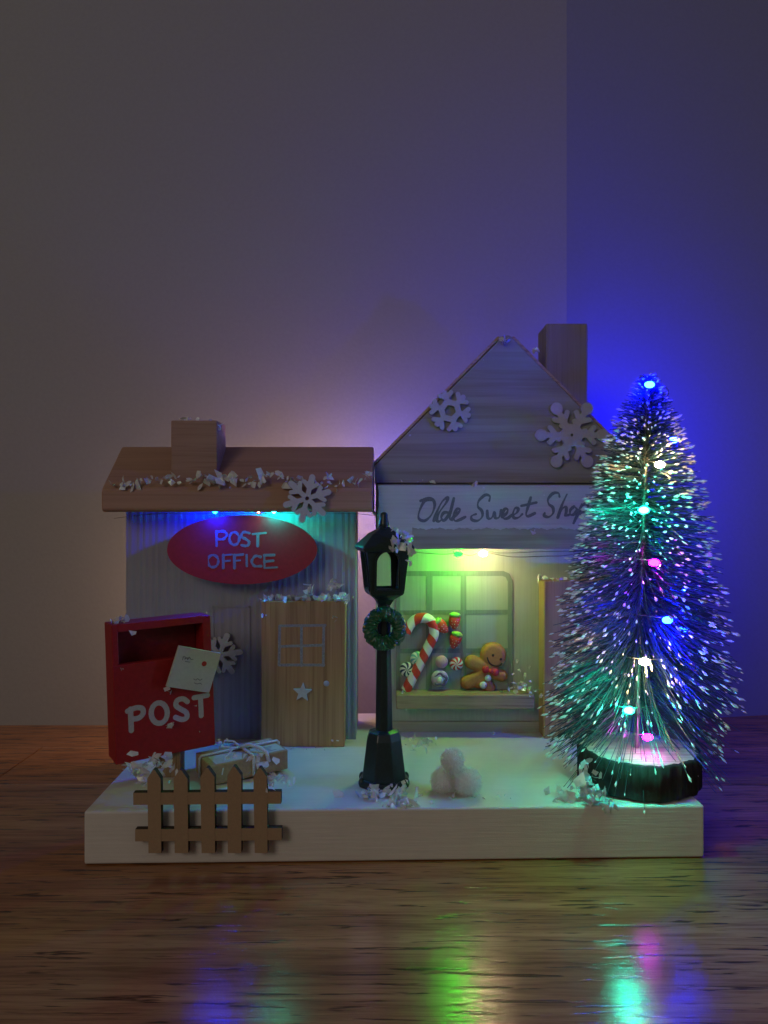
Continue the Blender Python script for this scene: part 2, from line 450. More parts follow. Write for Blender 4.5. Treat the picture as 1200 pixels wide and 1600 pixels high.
sc_ = xz(473, 1081, YD); R5, r5 = 15 / F * YD, 6.4 / F * YD
MB().prism([(sc_[0] + (R5 if k % 2 == 0 else r5) * math.sin(-math.pi * k / 5 + .05), sc_[1] + (R5 if k % 2 == 0 else r5) * math.cos(-math.pi * k / 5 + .05)) for k in range(10)], YD - 2, YD + .2).build('star', M_white, door)
kb = xz(510, 1068, YD); MB().ball((kb[0], YD, kb[1]), 1.5, .5, 1.5).build('door_knob', flat('pale_blue_dab', (.4, .43, .45), .6), door)

# ------------------------------------------------------------------ sweet shop
YW = 426.0
shop = thing('sweet_shop', (68, YW, BT), 'little pale grey wooden sweet shop with steep brown gable and lettered sign', 'house')
sl, sr = at(587, 900, YW).x, 142.0
s0 = MB().box(sl, sr, YW, 456, BT, 168); s0.build('wall', M_shop, shop, bevel=.5)
YG = 421.0
gb = at(585, 755, YG); ga = at(791, 524, YG); gs = at(585, 728, YG)
ax = ga.x; hw = ax - gs.x
poly = [(gs.x, gb.z), (ax + hw, gb.z), (ax + hw, gs.z), (ax + 3.6, ga.z - 1.5), (ax + 1.5, ga.z + .3), (ax - 3, ga.z - .6), (ax - 5.4, ga.z - 4)]
poly.append((gs.x, gs.z))
MB().prism(poly, YG, 457).build('gable_roof', M_gable, shop, bevel=.6)
M_edge = wood('lit_edge_timber', (.42, .28, .17), (.55, .40, .26), 0, .6, .3)
for s_ in (-1, 1):                                   # added edge strips; the light along the roof edge is put into their tan
    e0 = Vector((ax + s_ * (hw + .6), 0, gs.z - .2)); e1 = Vector((ax + s_ * 3.2, 0, ga.z - 1.2)); dn = (e1 - e0).normalized(); nn = Vector((-dn.z, 0, dn.x)) * (1 if s_ < 0 else -1)
    pq = [e0 + nn * .05, e1 + nn * .05, e1 + nn * 1.5, e0 + nn * 1.5]
    pq = pq if s_ < 0 else pq[::-1]
    MB().prism([(p.x, p.z) for p in pq], YG + .6, 457.4).build('lit_edge_strip', M_edge, shop, bevel=.25)
MB().box(at(853, 600, 432).x, at(919, 600, 432).x, 432, 455, 195, at(880, 505, 432).z).build('chimney', M_chim2, shop, bevel=1.2)
YB = 401.0
bx0 = at(590, 800, YB).x; bxs = at(644, 800, YB).x; bz1 = at(700, 757, YB).z; bz0 = at(700, 858, YB).z
board = MB().box(bx0, 140.5, YB, YW + .5, bz0, bz1).build('sign_board', M_gable, shop, bevel=.5)
# brushed white patch with an uneven lower edge
pz0 = at(700, 826, YB).z
def patch(X, Y):
    e = .5 * np.sin(X * .5) + .35 * np.sin(X * 1.31 + 1) + .2 * np.sin(X * 3.1)
    return np.maximum(np.maximum(np.where(X < bxs, bz0 + .3, pz0 + .7 * e) - Y, Y - (bz1 - .5)), np.maximum(bx0 + .6 - X + .3 * np.sin(Y), X - 122))
MB().plate(patch, bx0, 124, bz0 - 1, bz1, .5, frame_y(YB), .08, back=-.1).build('painted_panel', M_signw, board)
q = [[(172, 160), (130, 165), (97, 230), (95, 272), (130, 285), (170, 250), (190, 195), (180, 158), (150, 145), (105, 165)],
     [(185, 285), (200, 240), (235, 170), (268, 145), (262, 172), (218, 235), (203, 278), (216, 290), (236, 275)],
     [(270, 235), (245, 237), (230, 265), (242, 285), (265, 265), (287, 215), (306, 150)], [(306, 150), (288, 225), (281, 272), (296, 281)],
     [(296, 270), (330, 240), (344, 217), (325, 215), (306, 255), (312, 285), (340, 280), (375, 262)],
     [(520, 165), (524, 137), (495, 130), (457, 165), (452, 200), (475, 225), (478, 260), (450, 285), (417, 280), (413, 257), (440, 245)],
     [(508, 225), (512, 268), (535, 268), (551, 235), (557, 268), (580, 263), (592, 222)],
     [(598, 262), (625, 240), (632, 217), (613, 215), (599, 250), (609, 272), (635, 268), (655, 250)],
     [(660, 255), (688, 235), (695, 212), (676, 210), (663, 245), (671, 268), (698, 265), (720, 245)],
     [(771, 145), (755, 200), (743, 245), (756, 258), (795, 240)], [(715, 195), (805, 175)],
     [(945, 140), (938, 118), (905, 120), (876, 155), (881, 185), (905, 205), (906, 240), (880, 262), (853, 255), (856, 238)],
     [(990, 125), (960, 190), (935, 265)], [(935, 265), (960, 215), (984, 202), (985, 235), (977, 255), (1000, 250)],
     [(1032, 200), (1011, 220), (1011, 248), (1034, 245), (1050, 217), (1034, 200)],
     [(1080, 185), (1060, 235), (1030, 300)], [(1062, 235), (1085, 192), (1113, 180), (1115, 205), (1090, 235), (1065, 240)]]
T = lambda L: [[xz(630 + x / 3.871, 740 + y / 3.871, YB) for x, y in st] for st in L]
sgs = strokes_to_segs(T([smooth_stroke(s_) for s_ in q]))
MB().plate(caps(sgs, [.62 + .22 * math.sin(i * .55) for i in range(len(sgs))]), at(645, 800, YB).x, at(925, 800, YB).x, at(700, 825, YB).z, at(700, 762, YB).z, .18, frame_y(YB), .2, back=-.05).build('lettering', M_ink, board)
# window: painted bars on the wall
win = MB().box(at(622, 900, YW).x, at(795, 900, YW).x, YW - .35, YW + .2, at(700, 1083, YW).z, at(700, 896, YW).z).build('window', paint('pale_green_grey_paint', (.31, .33, .32), 2, (.28, .29, .28), var=.07, bs=.3), shop)
def wbar(pts_, r_, dy):
    P = [xz(a, b2, YW) for a, b2 in pts_]; xs = [p[0] for p in P]; zs = [p[1] for p in P]
    MB().plate(caps(strokes_to_segs([P]), r_), min(xs) - 3, max(xs) + 3, min(zs) - 3, max(zs) + 3, .35, frame_y(YW - .35), dy, back=-.3).build('window_bar', M_frame, win)
wbar([(620, 896), (786, 896), (793, 899), (797, 908), (797, 1084)], 1.35, .34)
wbar([(622, 896), (622, 1084)], 1.2, .30)
wbar([(671, 898), (670, 1084)], 1.7, .26)
wbar([(724, 898), (724, 1084)], 1.55, .26)
wbar([(622, 957), (797, 956)], 1.25, .22)
wbar([(622, 1017), (797, 1016)], 1.25, .22)
wbar([(622, 1080), (797, 1080)], 1.3, .22)
SZ1, SZ0 = at(700, 1086, 413).z, at(700, 1108, 413).z
MB().box(at(619, 1090, 413).x, at(835, 1090, 413).x, 413, YW + .5, SZ0, SZ1).build('window_sill', wood('sill_timber', (.28, .19, .12), (.44, .33, .22), 0, .6, .3), shop, bevel=.5)
MB().box(sl + 3, at(843, 1100, 424).x, 424.2, YW + .5, BT, at(700, 1128, 424).z).build('plinth', M_gable, shop, bevel=.3)
# right-hand door, mostly behind the tree
ddl = 85.0
sd = MB().box(ddl, ddl + 42, 412, YW - .3, BT, at(860, 907, 412).z).build('door', M_door, shop, bevel=.7)

# ------------------------------------------------------------------ wooden snowflakes
def rot2(x, y, a): return (x * math.cos(a) - y * math.sin(a), x * math.sin(a) + y * math.cos(a))
def snowflake(px, py, Y, R, kind, a0, label, tiltx=0.0, thick=1.8):
    """R in photo px"""
    o = at(px, py, Y); R = R / F * Y; segs = []; rad = []; extra = None
    for k in range(6):
        a = a0 + k * math.pi / 3
        def S(p, q, r_): segs.append((rot2(*p, a), rot2(*q, a))); rad.append(r_ * R)
        if kind == 'spoke':
            S((.13 * R, 0), (.62 * R, 0), .095); S((.62 * R, 0), (.9 * R, 0), .125)
            S((.42 * R, 0), (.66 * R, .27 * R), .085); S((.42 * R, 0), (.66 * R, -.27 * R), .085)
        elif kind == 'ring':
            S((.42 * R, 0), (.86 * R, 0), .12); S((.6 * R, 0), (.8 * R, .27 * R), .105); S((.6 * R, 0), (.8 * R, -.27 * R), .105)
            e0 = rot2(.42 * R, 0, 0); e1 = rot2(.42 * R, 0, math.pi / 3); S(e0, e1, .13)
        else:
            S((.1 * R, 0), (.86 * R, 0), .075); S((.83 * R, 0), (.84 * R, 0), .165)
            S((.42 * R, 0), (.6 * R, .2 * R), .07); S((.42 * R, 0), (.6 * R, -.2 * R), .07); S((.26 * R, 0), rot2(.26 * R, 0, math.pi / 3), .075)
            S((.26 * R, 0), (.36 * R, .12 * R), .07)
    f0 = caps(segs, rad)
    if kind == 'spoke': f = lambda X, Y: np.maximum(f0(X, Y), .085 * R - np.hypot(X, Y))
    elif kind == 'ring': f = lambda X, Y: np.maximum(f0(X, Y), .2 * R - np.hypot(X, Y))
    else: f = lambda X, Y: np.maximum(f0(X, Y), .04 * R - np.hypot(X, Y))
    rx_ = Matrix.Rotation(tiltx, 3, 'X')
    fr = (o, Vector((1, 0, 0)), rx_ @ Vector((0, 0, 1)), rx_ @ Vector((0, -1, 0)))
    m = MB().plate(f, -R * 1.1, R * 1.1, -R * 1.1, R * 1.1, R / 34, fr, thick * .5, back=-thick * .5)
    tag(m.build('snowflake_ornament', M_white, loc=o), label, 'snowflake', 'white wooden snowflakes glued to the houses')
snowflake(480, 779, 387, 38, 'spoke', math.radians(17), 'white wooden snowflake on the brown post office roof edge', -.12)
snowflake(343, 1023, YP - 3, 36, 'spoke', math.radians(8), 'white wooden snowflake on the grey wall, half hidden by the envelope')
snowflake(703, 642, YG - 1.5, 34, 'ring', math.radians(-14), 'small white snowflake with hexagonal hole on left slope of the gable')
snowflake(893, 680, YG - 1.5, 57, 'ball', math.radians(60), 'large white snowflake with round arm ends on right of the gable')

# ------------------------------------------------------------------ sweets in the shop window
YC = YW - .4
def swirl(px, py, Y, r_px, ca, cb, n, label, twist=.9):
    o = at(px, py, Y - 1.6); R = r_px / F * Y; seg = n * 8; vs = []; fs = []; ms = []; rings = 7
    vs.append(o + Vector((0, -R * .42, 0)))
    for j in range(1, rings + 1):
        t = j / rings; rr = R * math.sin(t * math.pi / 2 * 1.25) / math.sin(math.pi / 2) ; yy = -R * .42 * math.cos(t * math.pi / 2 * 1.25)
        for k in range(seg):
            a = 2 * math.pi * k / seg + twist * t
            vs.append(o + Vector((min(rr, R) * math.cos(a), yy, min(rr, R) * math.sin(a))))
    for k in range(seg):
        col = 0 if (k // 4) % 2 == 0 else 1
        fs.append((0, 1 + k, 1 + (k + 1) % seg)); ms.append(col)
        for j in range(rings - 1):
            a = 1 + j * seg + k; b2 = 1 + j * seg + (k + 1) % seg
            fs.append((a, a + seg, b2 + seg, b2)); ms.append(col)
    ob = MB().add(vs, fs, ms, True).build('peppermint_swirl', [ca, cb], loc=o)
    tag(ob, label, 'candy', 'little sweets in the shop window')
swirl(652, 1029, YC - 1.4, 11, M_teal, M_cw, 7, 'teal and white swirl sweet above the navy one in the window')
swirl(636, 1046, YC - 1.6, 11.5, M_navy, M_cw, 7, 'navy and white swirl sweet at the foot of the candy cane')
swirl(713, 1037, YC, 10.5, M_cr, M_cw, 7, 'red and white swirl sweet right of the pink one')
o = at(690, 1034, YC - 2)
tag(MB().ball(o, 3.5, 2.4, 3.5, 18, 10).build('sugar_drop', M_pink, loc=o), 'plain round pink sugar sweet right of the candy cane', 'candy', 'little sweets in the shop window')
o = at(687, 1060, YC - 2.5)
cup = thing('frosted_cupcake', o, 'round lilac sweet with a plum coloured swirl below the pink one', 'candy', 'little sweets in the shop window')
MB().ball(o, 4.7, 2.6, 4.7, 20, 12).build('body', M_lil, cup)
pt = [o + Vector((3.3 * math.cos(a) * (1 + .12 * math.sin(5 * a)), -2.0, 3.0 * math.sin(a) * (1 + .12 * math.sin(5 * a)) - .2)) for a in np.linspace(-2.6, 2.6, 30)]
MB().tube(pt, [.25 + .55 * math.sin(math.pi * i / 29) for i in range(30)], 8).build('swirl', M_plum, cup)
MB().ball(o + Vector((0, -2.4, -.4)), 1.5, .9, 1.7).build('centre', M_cw, cup)
def berry(px, py, lx, ly, label, r_=11.5):
    o = at(px, py, YC - 2.8); R = r_ / F * YC; d = Vector((lx - px, 0, -(ly - py))).normalized(); s_ = Vector((d.z, 0, -d.x))
    t = thing('strawberry_sweet', o, label, 'candy', 'three strawberry sweets in the shop window')
    def mp(p): return o + s_ * p.x + d * p.z + Vector((0, p.y, 0))
    m = MB(); m.ball((0, 0, 0), R, R * .6, R * 1.15, 18, 12, M=lambda p: mp(Vector((p.x * (.80 + .22 * p.z / R), p.y, p.z)))); m.build('fruit', M_cr, t)
    g = MB(); g.ball((0, -.35, R * .92), R * .82, R * .55, R * .42, 14, 8, M=mp); g.build('leaf_cap', M_leaf, t)
    sd_ = MB()
    for k in range(9):
        x, z = ((k % 3) - 1) * R * .42 + .3 * (k % 2), (k // 3) * R * .42 - R * .75
        yy = -R * .6 * math.sqrt(max(.05, 1 - (x / R) ** 2 - (z / R / 1.15) ** 2))
        sd_.ball((x, yy, z), .17, .12, .3, 6, 4, M=mp)
    sd_.build('seeds', M_cw, t)
berry(690, 979, 679, 968, 'strawberry sweet with leaf to the left, nearest the candy cane hook')
berry(710, 971, 711, 955, 'topmost strawberry sweet with leaf straight up', 11)
berry(711, 1001, 716, 985, 'lowest strawberry sweet, below the other two')
# candy cane
path = smooth_stroke([(634, 1079), (646, 1056), (659, 1031), (672, 1005), (678, 990), (676, 975), (666, 966), (652, 967), (641, 976), (634, 988)], 26)
P3 = [at(x, y, YC - 3.2) for x, y in path]; Lc = [0]
for a, b2 in zip(P3, P3[1:]): Lc.append(Lc[-1] + (b2 - a).length)
m = MB(); m.tube(P3, [2.3] + [2.8] * (len(P3) - 2) + [2.3], 48, matf=lambda j, k: 0 if ((Lc[j] / 9.4 + k / 48.0) % 1) < .5 else 1)
tag(m.build('candy_cane', [M_cr, M_cw], loc=P3[0]), 'red and cream striped candy cane leaning in the shop window', 'candy cane')
# gingerbread man
gq = lambda x, y: xz(x, y, YC)
o = at(752, 1078, YC); gm = thing('gingerbread_man', o, 'smiling gingerbread man with red bow tie at right of the shop window', 'gingerbread man')
S_ = [(gq(770, 1023), gq(770.5, 1023.5)), (gq(762, 1044), gq(748, 1062)), (gq(752, 1040), gq(737, 1034)), (gq(770, 1050), gq(783, 1055)), (gq(746, 1058), gq(730, 1066)), (gq(752, 1060), gq(764, 1074))]
k_ = YC / F; rad = [20 * k_, 13 * k_, 11 * k_, 9.5 * k_, 11 * k_, 10 * k_]
xs = at(710, 1000, YC).x, at(800, 1000, YC).x; zs = at(700, 1095, YC).z, at(700, 998, YC).z
MB().plate(caps(S_, rad), xs[0], xs[1], zs[0], zs[1], .45, frame_y(YC), 3.6, puff=3.0).build('body', M_ging, gm)
FY = YC - 3.6
def gp(x, y, dy=0): p = xz(x, y, YC); return Vector((p[0], FY - dy, p[1]))
MB().ball(gp(769, 1022), .75, .5, .75).build('eye', M_dark, gm)
MB().ball(gp(781, 1028), .75, .5, .75).build('eye', M_dark, gm)
MB().tube([gp(x, y, -.1) for x, y in smooth_stroke([(760, 1025), (763, 1033), (770, 1038), (779, 1038), (783, 1034)])], .45, 8).build('smile', M_dark, gm)
bw = MB(); bw.ball(gp(757.5, 1044, .5), 2.1, 1.3, 2.1); bw.ball(gp(772, 1048, .5), 2.1, 1.3, 2.1); bw.ball(gp(765, 1046, .9), 1.4, 1.2, 1.4)
bw.build('bow_tie', M_bow, gm)
MB().ball(gp(761, 1057, .3), 1.8, 1.1, 1.8).build('button', M_but, gm)
MB().ball(gp(753.5, 1068, .3), 2.0, 1.1, 2.0).build('button', M_but, gm)

# ------------------------------------------------------------------ red post box on its wooden post
th, ro = math.radians(33), math.radians(1.8)
BO = Vector((-116.2, 335, 33.0)); BU = Vector((math.cos(th) * math.cos(ro), math.sin(th) * math.cos(ro), math.sin(ro)))
BW = Vector((-math.sin(th), math.cos(th), 0)); BV = BU.cross(BW).normalized()
def Mb(p): return BO + BU * p.x + BW * p.y + BV * p.z
pb = thing('post_box', BO + Vector((20, 14, 0)) - Vector((0, 0, BO.z - BT)), 'red wooden post box lettered POST on a short wooden post', 'post box')
BWd, BH, BD = 45.0, 60.5, 13.0
MB().box(.2, 2.9, .3, BD, .2, BH, M=Mb).build('side_panel', M_red, pb, bevel=.4)
MB().box(BWd - 4.2, BWd - .2, .3, BD, .2, BH - .2, M=Mb).build('side_panel', M_red, pb, bevel=.4)
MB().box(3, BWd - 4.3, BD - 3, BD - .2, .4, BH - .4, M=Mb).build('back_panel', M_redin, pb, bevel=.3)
MB().box(2.7, BWd - 4.0, 3, BD - .5, .4, 4, M=Mb).build('bottom_panel', M_red, pb)
MB().box(2.7, BWd - 4.0, .15, BD - .1, BH - 3.4, BH + .1, M=Mb).build('top_panel', M_red, pb, bevel=.4)
fp = MB().box(.0, BWd, -.5, 3.4, 0, 43, M=Mb).build('front_panel', M_red, pb, bevel=.4)
nB = -BW
def loc_uv(px, py, w=-.5):
    p = hit(px, py, BO + BW * w, BW) - BO
    return (p.dot(BU), p.dot(BV))
T = lambda L: [[loc_uv(160 + x / 5.714, 940 + y / 5.714) for x, y in st] for st in L]
q = [[(250, 960), (258, 1150)], smooth_stroke([(225, 978), (300, 948), (355, 955), (362, 1000), (322, 1040), (265, 1048)]), oval(507, 995, 72, 92),
     smooth_stroke([(758, 893), (720, 868), (668, 882), (657, 928), (700, 960), (748, 990), (752, 1035), (710, 1052), (652, 1033)]), [(818, 858), (938, 836)], [(875, 850), (882, 1018)]]
sgs = strokes_to_segs(T(q))
MB().plate(caps(sgs, 1.15), 0, BWd, 5, 32, .2, (BO + nB * .5, BU, BV, nB), .12, back=-.05).build('lettering', M_chalk, fp)
pp = at(262, 1180, 350)
MB().box(pp.x - 6.0, pp.x + 5.2, 352, 360, BT, BO.z + 4).build('post', wood('post_timber', (.3, .19, .11), (.42, .29, .18), 2), pb, bevel=.4)

# envelope stuck on the post box
EP = BO + BW * -4.2
nE = (BW + Vector((0, 0, .04))).normalized()
ec = [hit(x, y, EP, nE) for x, y in ((260, 1073), (327, 1083), (346, 1021), (280, 1009))]
en = thing('envelope', ec[0], 'cream envelope with a red seal stuck slantwise on the post box', 'envelope')
MB().add([p for p in ec] + [p + nE * 1.5 for p in ec], [(0, 1, 2, 3), (7, 6, 5, 4), (0, 4, 5, 1), (1, 5, 6, 2), (2, 6, 7, 3), (3, 7, 4, 0)]).build('card', M_paper, en, bevel=.2)
EU = (ec[1] - ec[0]).normalized(); EV = nE.cross(EU) * -1
if EV.z < 0: EV = -EV
def euv(x, y): p = hit(160 + x / 5.714, 940 + y / 5.714, EP, nE) - EP; return (p.dot(EU), p.dot(EV))
def emark(name, strokes, r_, m, parent):
    sg_ = strokes_to_segs([[euv(*p) for p in s_] for s_ in strokes]); A = np.array([p for s_ in sg_ for p in s_])
    MB().plate(caps(sg_, r_), A[:, 0].min() - 1.5, A[:, 0].max() + 1.5, A[:, 1].min() - 1.5, A[:, 1].max() + 1.5, .11, (EP, EU, EV, -nE), .1, back=-.05).build(name, m, parent)
emark('seal', [[(908, 555), (909, 555)]], 1.15, M_wax, en)
emark('handwriting', [smooth_stroke([(715, 520), (725, 490), (740, 495), (735, 515), (755, 500), (760, 520), (775, 495), (790, 515), (810, 515)]), [(740, 535), (780, 540)]], .16, M_scrib, en)
emark('handwriting', [smooth_stroke([(815, 690), (835, 700), (850, 688), (870, 702), (890, 690)]), smooth_stroke([(820, 725), (845, 735), (870, 728), (885, 738)])], .16, M_scrib, en)

# ------------------------------------------------------------------ parcel
pa = math.radians(30); pc = Vector((-66, 359, BT))
PU = Vector((math.cos(pa), math.sin(pa), 0)); PW = Vector((-math.sin(pa), math.cos(pa), 0))
tl = math.radians(7)
def Mp(p):
    z = p.z + (p.x + 20) * math.sin(tl) * .35
    return pc + PU * p.x * .92 + PW * p.y * .86 + Vector((0, 0, max(0, z)))
par = thing('parcel', pc, 'kraft paper parcel with white address labels tied with silver cord', 'parcel')
PH = 9.0
MB().box(-20, 20, -13, 13, 0.1, PH, M=Mp).build('box', M_kraft, par, bevel=.5)
def quad(pts_, z0, z1): 
    m = MB(); n = len(pts_)
    m.add([(x, y, z1) for x, y in pts_] + [(x, y, z0) for x, y in pts_], [tuple(range(n))] + [(i, i + n, (i + 1) % n + n, (i + 1) % n) for i in range(n)], M=Mp); return m
quad([(-17, -12), (-4, -12.4), (-1, -3), (-4, 1.2), (-17, 1)], PH - .1, PH + .18).build('address_label', M_paper, par)
lab = quad([(3, -12), (18.5, -12), (18.5, 0), (3.5, 0)], PH - .1, PH + .18).build('address_label', M_paper, par)
ln = MB()
for k in range(4): ln.box(5 + k * .6, 15 - (k % 3), -3 - k * 2.2, -2.5 - k * 2.2, PH + .15, PH + .23, M=Mp)
ln.build('handwriting', M_scrib, lab)
stp = quad([(12, 5), (18, 5), (18, 10.5), (12, 10.5)], PH - .1, PH + .18).build('stamp', flat('worn_stamp', (.5, .42, .32), .7, .2), par)
def cord(pts_, r_=.8): MB().tube([Mp(Vector(p)) for p in pts_], r_ * .75, 7).build('cord', M_cord, par)
cord([(-20.9, 2.5, 0), (-20.9, 2.6, PH), (-20, 2.7, PH + .8), (-8, 2.6, PH + .9), (0, 2.6, PH + 1.2), (10, 2.6, PH + .8), (20, 2.5, PH + .8), (20.8, 2.5, PH), (20.8, 2.5, 1)])
cord([(.5, 13.6, 1), (.6, 13.6, PH), (.5, 12.5, PH + .8), (1, 2.6, PH + 1.0), (1.5, -12.5, PH + .8), (1.5, -13.7, PH), (1.6, -13.7, 1)], .9)
cord([(0, 2.6, PH + 1.2), (-2, 6, PH + 3.6), (-6, 9, PH + 4), (-8, 7, PH + 2), (-4, 4, PH + 1.4), (0, 2.6, PH + 1.2)], .6)
cord([(0, 2.6, PH + 1.2), (3, -3, PH + 3.2), (7, -9, PH + 2.2), (8.5, -13, PH + .8), (9, -15.5, PH - 3)], 1.2)
cord([(0, 2.6, PH + 1.2), (-5, -1, PH + 2), (-11, -8, PH + 1.2), (-15, -15.5, PH - 4)], .45)

# ------------------------------------------------------------------ picket fence on the front of the base
YF = 308.4
fe = thing('picket_fence', at(325, 1335, YF), 'small brown laser-cut picket fence fixed to the front of the base', 'fence')
fx = lambda px: at(px, 1260, YF).x
fz = lambda py: at(300, py, YF).z
for k, (xa, xb, xc, xd, yt) in enumerate([(230, 251, 232, 252, 1203), (271, 293, 273, 294, 1203), (313, 335, 315, 336, 1200), (355, 377, 356, 377, 1198), (396, 417, 398, 418, 1200)]):
    mid = (xa + xb) / 2
    MB().prism([(fx(xc), fz(1333)), (fx(xd), fz(1333)), (fx(xb), fz(yt + 14)), (fx(mid + 1), fz(yt)), (fx(mid - 2), fz(yt)), (fx(xa), fz(yt + 14))], YF, YF + 3.2, 0, 1).build('picket', [M_mdf, M_burn], fe)
for ya, yb, xa, xb in ((1239, 1258, 208, 439), (1296, 1315, 211, 440)):
    MB().prism([(fx(xa), fz(yb)), (fx(xb), fz(yb - 2)), (fx(xb), fz(ya - 2)), (fx(xa), fz(ya))], YF + .12, YF + 3.1, 0, 1).build('rail', [M_mdf, M_burn], fe)
MB().box(fx(235), fx(248), YF + 3, 313.2, fz(1310), fz(1300)).build('mounting_peg', M_burn, fe)
MB().box(fx(400), fx(413), YF + 3, 315.2, fz(1310), fz(1300)).build('mounting_peg', M_burn, fe)

# ------------------------------------------------------------------ street lamp
YL = 344.0; lx = at(600, 1100, YL).x
lp = thing('street_lamp', (lx, YL, BT), 'dark green miniature street lamp with lantern head in the middle of the base', 'street lamp')
z = lambda py: at(600, py, YL).z
kx = YL / F
MB().lathe([(11.8, BT), (11.8, BT + 1.6), (11.0, BT + 3.2)], lx, YL, 8, 0, False, math.pi / 8).build('foot', M_black, lp, bevel=.4)
MB().lathe([(10.4, BT + 3.2), (8.1, z(1153)), (7.0, z(1142)), (4.4, z(1139))], lx, YL, 8, 0, False, math.pi / 8).build('pedestal', M_black, lp, bevel=.35)
for k in range(8):
    a = k * math.pi / 4 + math.pi / 8
    MB().ball((lx + 10.6 * math.cos(a), YL + 10.6 * math.sin(a), BT + 1.9), 1.5, 1.5, 2.2, 10, 7).build('foot_knob', M_black, lp)
MB().lathe([(4.1, z(1140)), (3.35, z(1005)), (3.0, z(945)), (2.9, z(936))], lx, YL, 8, 0, False, math.pi / 8).build('shaft', M_black, lp, bevel=.25)
# lantern: four tapering panels with arched openings
la = math.radians(12)
zb, ztp = z(926), z(857); wb, wt = 26 * kx, 33.0 * kx
MB().lathe([(3.6, z(945)), (4.4, z(941)), (5.4, z(936)), (wb * 1.36, zb - .4), (wb * 1.40, zb + .6)], lx, YL, 4, 0, False, math.pi / 4 + la).build('lantern_base', M_black, lp, bevel=.3)
H = ztp - zb
for k in range(4):
    a = k * math.pi / 2 + la
    out = Vector((math.sin(a), -math.cos(a), 0)); U_ = Vector((math.cos(a), math.sin(a), 0))
    up = (Vector((0, 0, H)) + out * (wt - wb)); Ls = up.length; up.normalize(); Wn = U_.cross(up).normalized()
    if Wn.dot(out) < 0: Wn = -Wn
    O_ = Vector((lx, YL, zb)) + out * wb
    hole = lambda X, Y, g=0.0: np.minimum(np.maximum(np.maximum(np.abs(X) - (4.9 + g), 2.3 - g - Y), Y - 13.7), np.hypot(X, Y - 13.7) - (4.9 + g))
    body = lambda X, Y: np.maximum(np.maximum(np.maximum(np.abs(X) - (wb + (wt - wb) * Y / Ls), .1 - Y), Y - Ls + .05), -hole(X, Y))
    MB().plate(body, -wt - 1, wt + 1, -.5, Ls + .5, .4, (O_, U_, up, Wn), 0, back=-1.1).build('lantern_panel', M_black, lp)
    MB().plate(lambda X, Y: np.maximum(hole(X, Y, 1.1), -hole(X, Y, .45)), -6.5, 6.5, 0, 21, .3, (O_, U_, up, Wn), .45, back=-.1).build('lantern_moulding', M_black, lp)
rr = 1.414
MB().lathe([(wt * rr + 1.5, z(861)), (43 * kx * rr * .93, z(857)), (43 * kx * rr * .93, z(853)), (22 * kx * rr, z(834)), (9 * kx * rr, z(826)), (7.5 * kx * rr, z(822))], lx, YL, 4, 0, False, math.pi / 4 + la).build('lantern_roof', M_black, lp, bevel=.5)
MB().lathe([(2.5, z(826)), (2.3, z(818)), (1.75, z(809)), (1.7, z(804)), (1.2, z(801)), (.3, z(800))], lx, YL, 14).build('finial', M_black, lp)

# wreath hung on the shaft
wc = Vector((lx + .2, YL - 5.6, z(979)))
wr = thing('wreath', wc - Vector((0, 0, 9)), 'round green tinsel wreath hanging on the street lamp', 'wreath')
mt = MB(); nu, nv = 72, 16; vs = []; fs = []
for i in range(nu):
    a = 2 * math.pi * i / nu
    for j in range(nv):
        b2 = 2 * math.pi * j / nv; rr_ = 3.15 * (1 + random.uniform(-.12, .14)); R_ = 6.4
        vs.append(wc + Vector(((R_ + rr_ * math.cos(b2)) * math.cos(a), rr_ * math.sin(b2), (R_ + rr_ * math.cos(b2)) * math.sin(a))))
for i in range(nu):
    for j in range(nv):
        fs.append((i * nv + j, ((i + 1) % nu) * nv + j, ((i + 1) % nu) * nv + (j + 1) % nv, i * nv + (j + 1) % nv))
mt.add(vs, fs, 0, False); mt.build('ring', M_tin, wr)
tn = MB()
for i in range(520):
    a, b2 = random.uniform(0, 6.283), random.uniform(0, 6.283); r0 = 2.6; R_ = 6.4
    n_ = Vector((math.cos(b2) * math.cos(a), math.sin(b2), math.cos(b2) * math.sin(a)))
    p = wc + Vector((math.cos(a) * R_, 0, math.sin(a) * R_)) + n_ * r0
    d = (n_ + Vector((random.gauss(0, .5), random.gauss(0, .5), random.gauss(0, .5)))).normalized(); s_ = d.orthogonal().normalized() * .22; L = random.uniform(.3, .7)
    tn.add([p - s_, p + s_, p + d * L + s_, p + d * L - s_], [(0, 1, 2, 3)])
tag(tn.build('tinsel', M_tin, wr), kind='stuff')
M_gold = flat('gold_bauble', (.62, .42, .10), .18, .1, 900, 0, .8); M_silv = flat('silver_bauble', (.75, .78, .80), .12, .05, 900, 0, .9)
for i, (a, rad_, mm) in enumerate([(.5, 7.6, M_silv), (.15, 8.6, M_gold), (1.2, 6.8, M_silv), (2.5, 8.8, M_silv), (3.0, 8.9, M_gold), (4.5, 6.0, M_silv), (5.3, 8.2, M_gold), (2.0, 6.4, M_cr), (3.9, 7.5, M_cr), (5.9, 6.9, M_silv)]):
    MB().ball(wc + Vector((rad_ * math.cos(a), -2.4, rad_ * math.sin(a))), .55).build('bead', mm, wr)

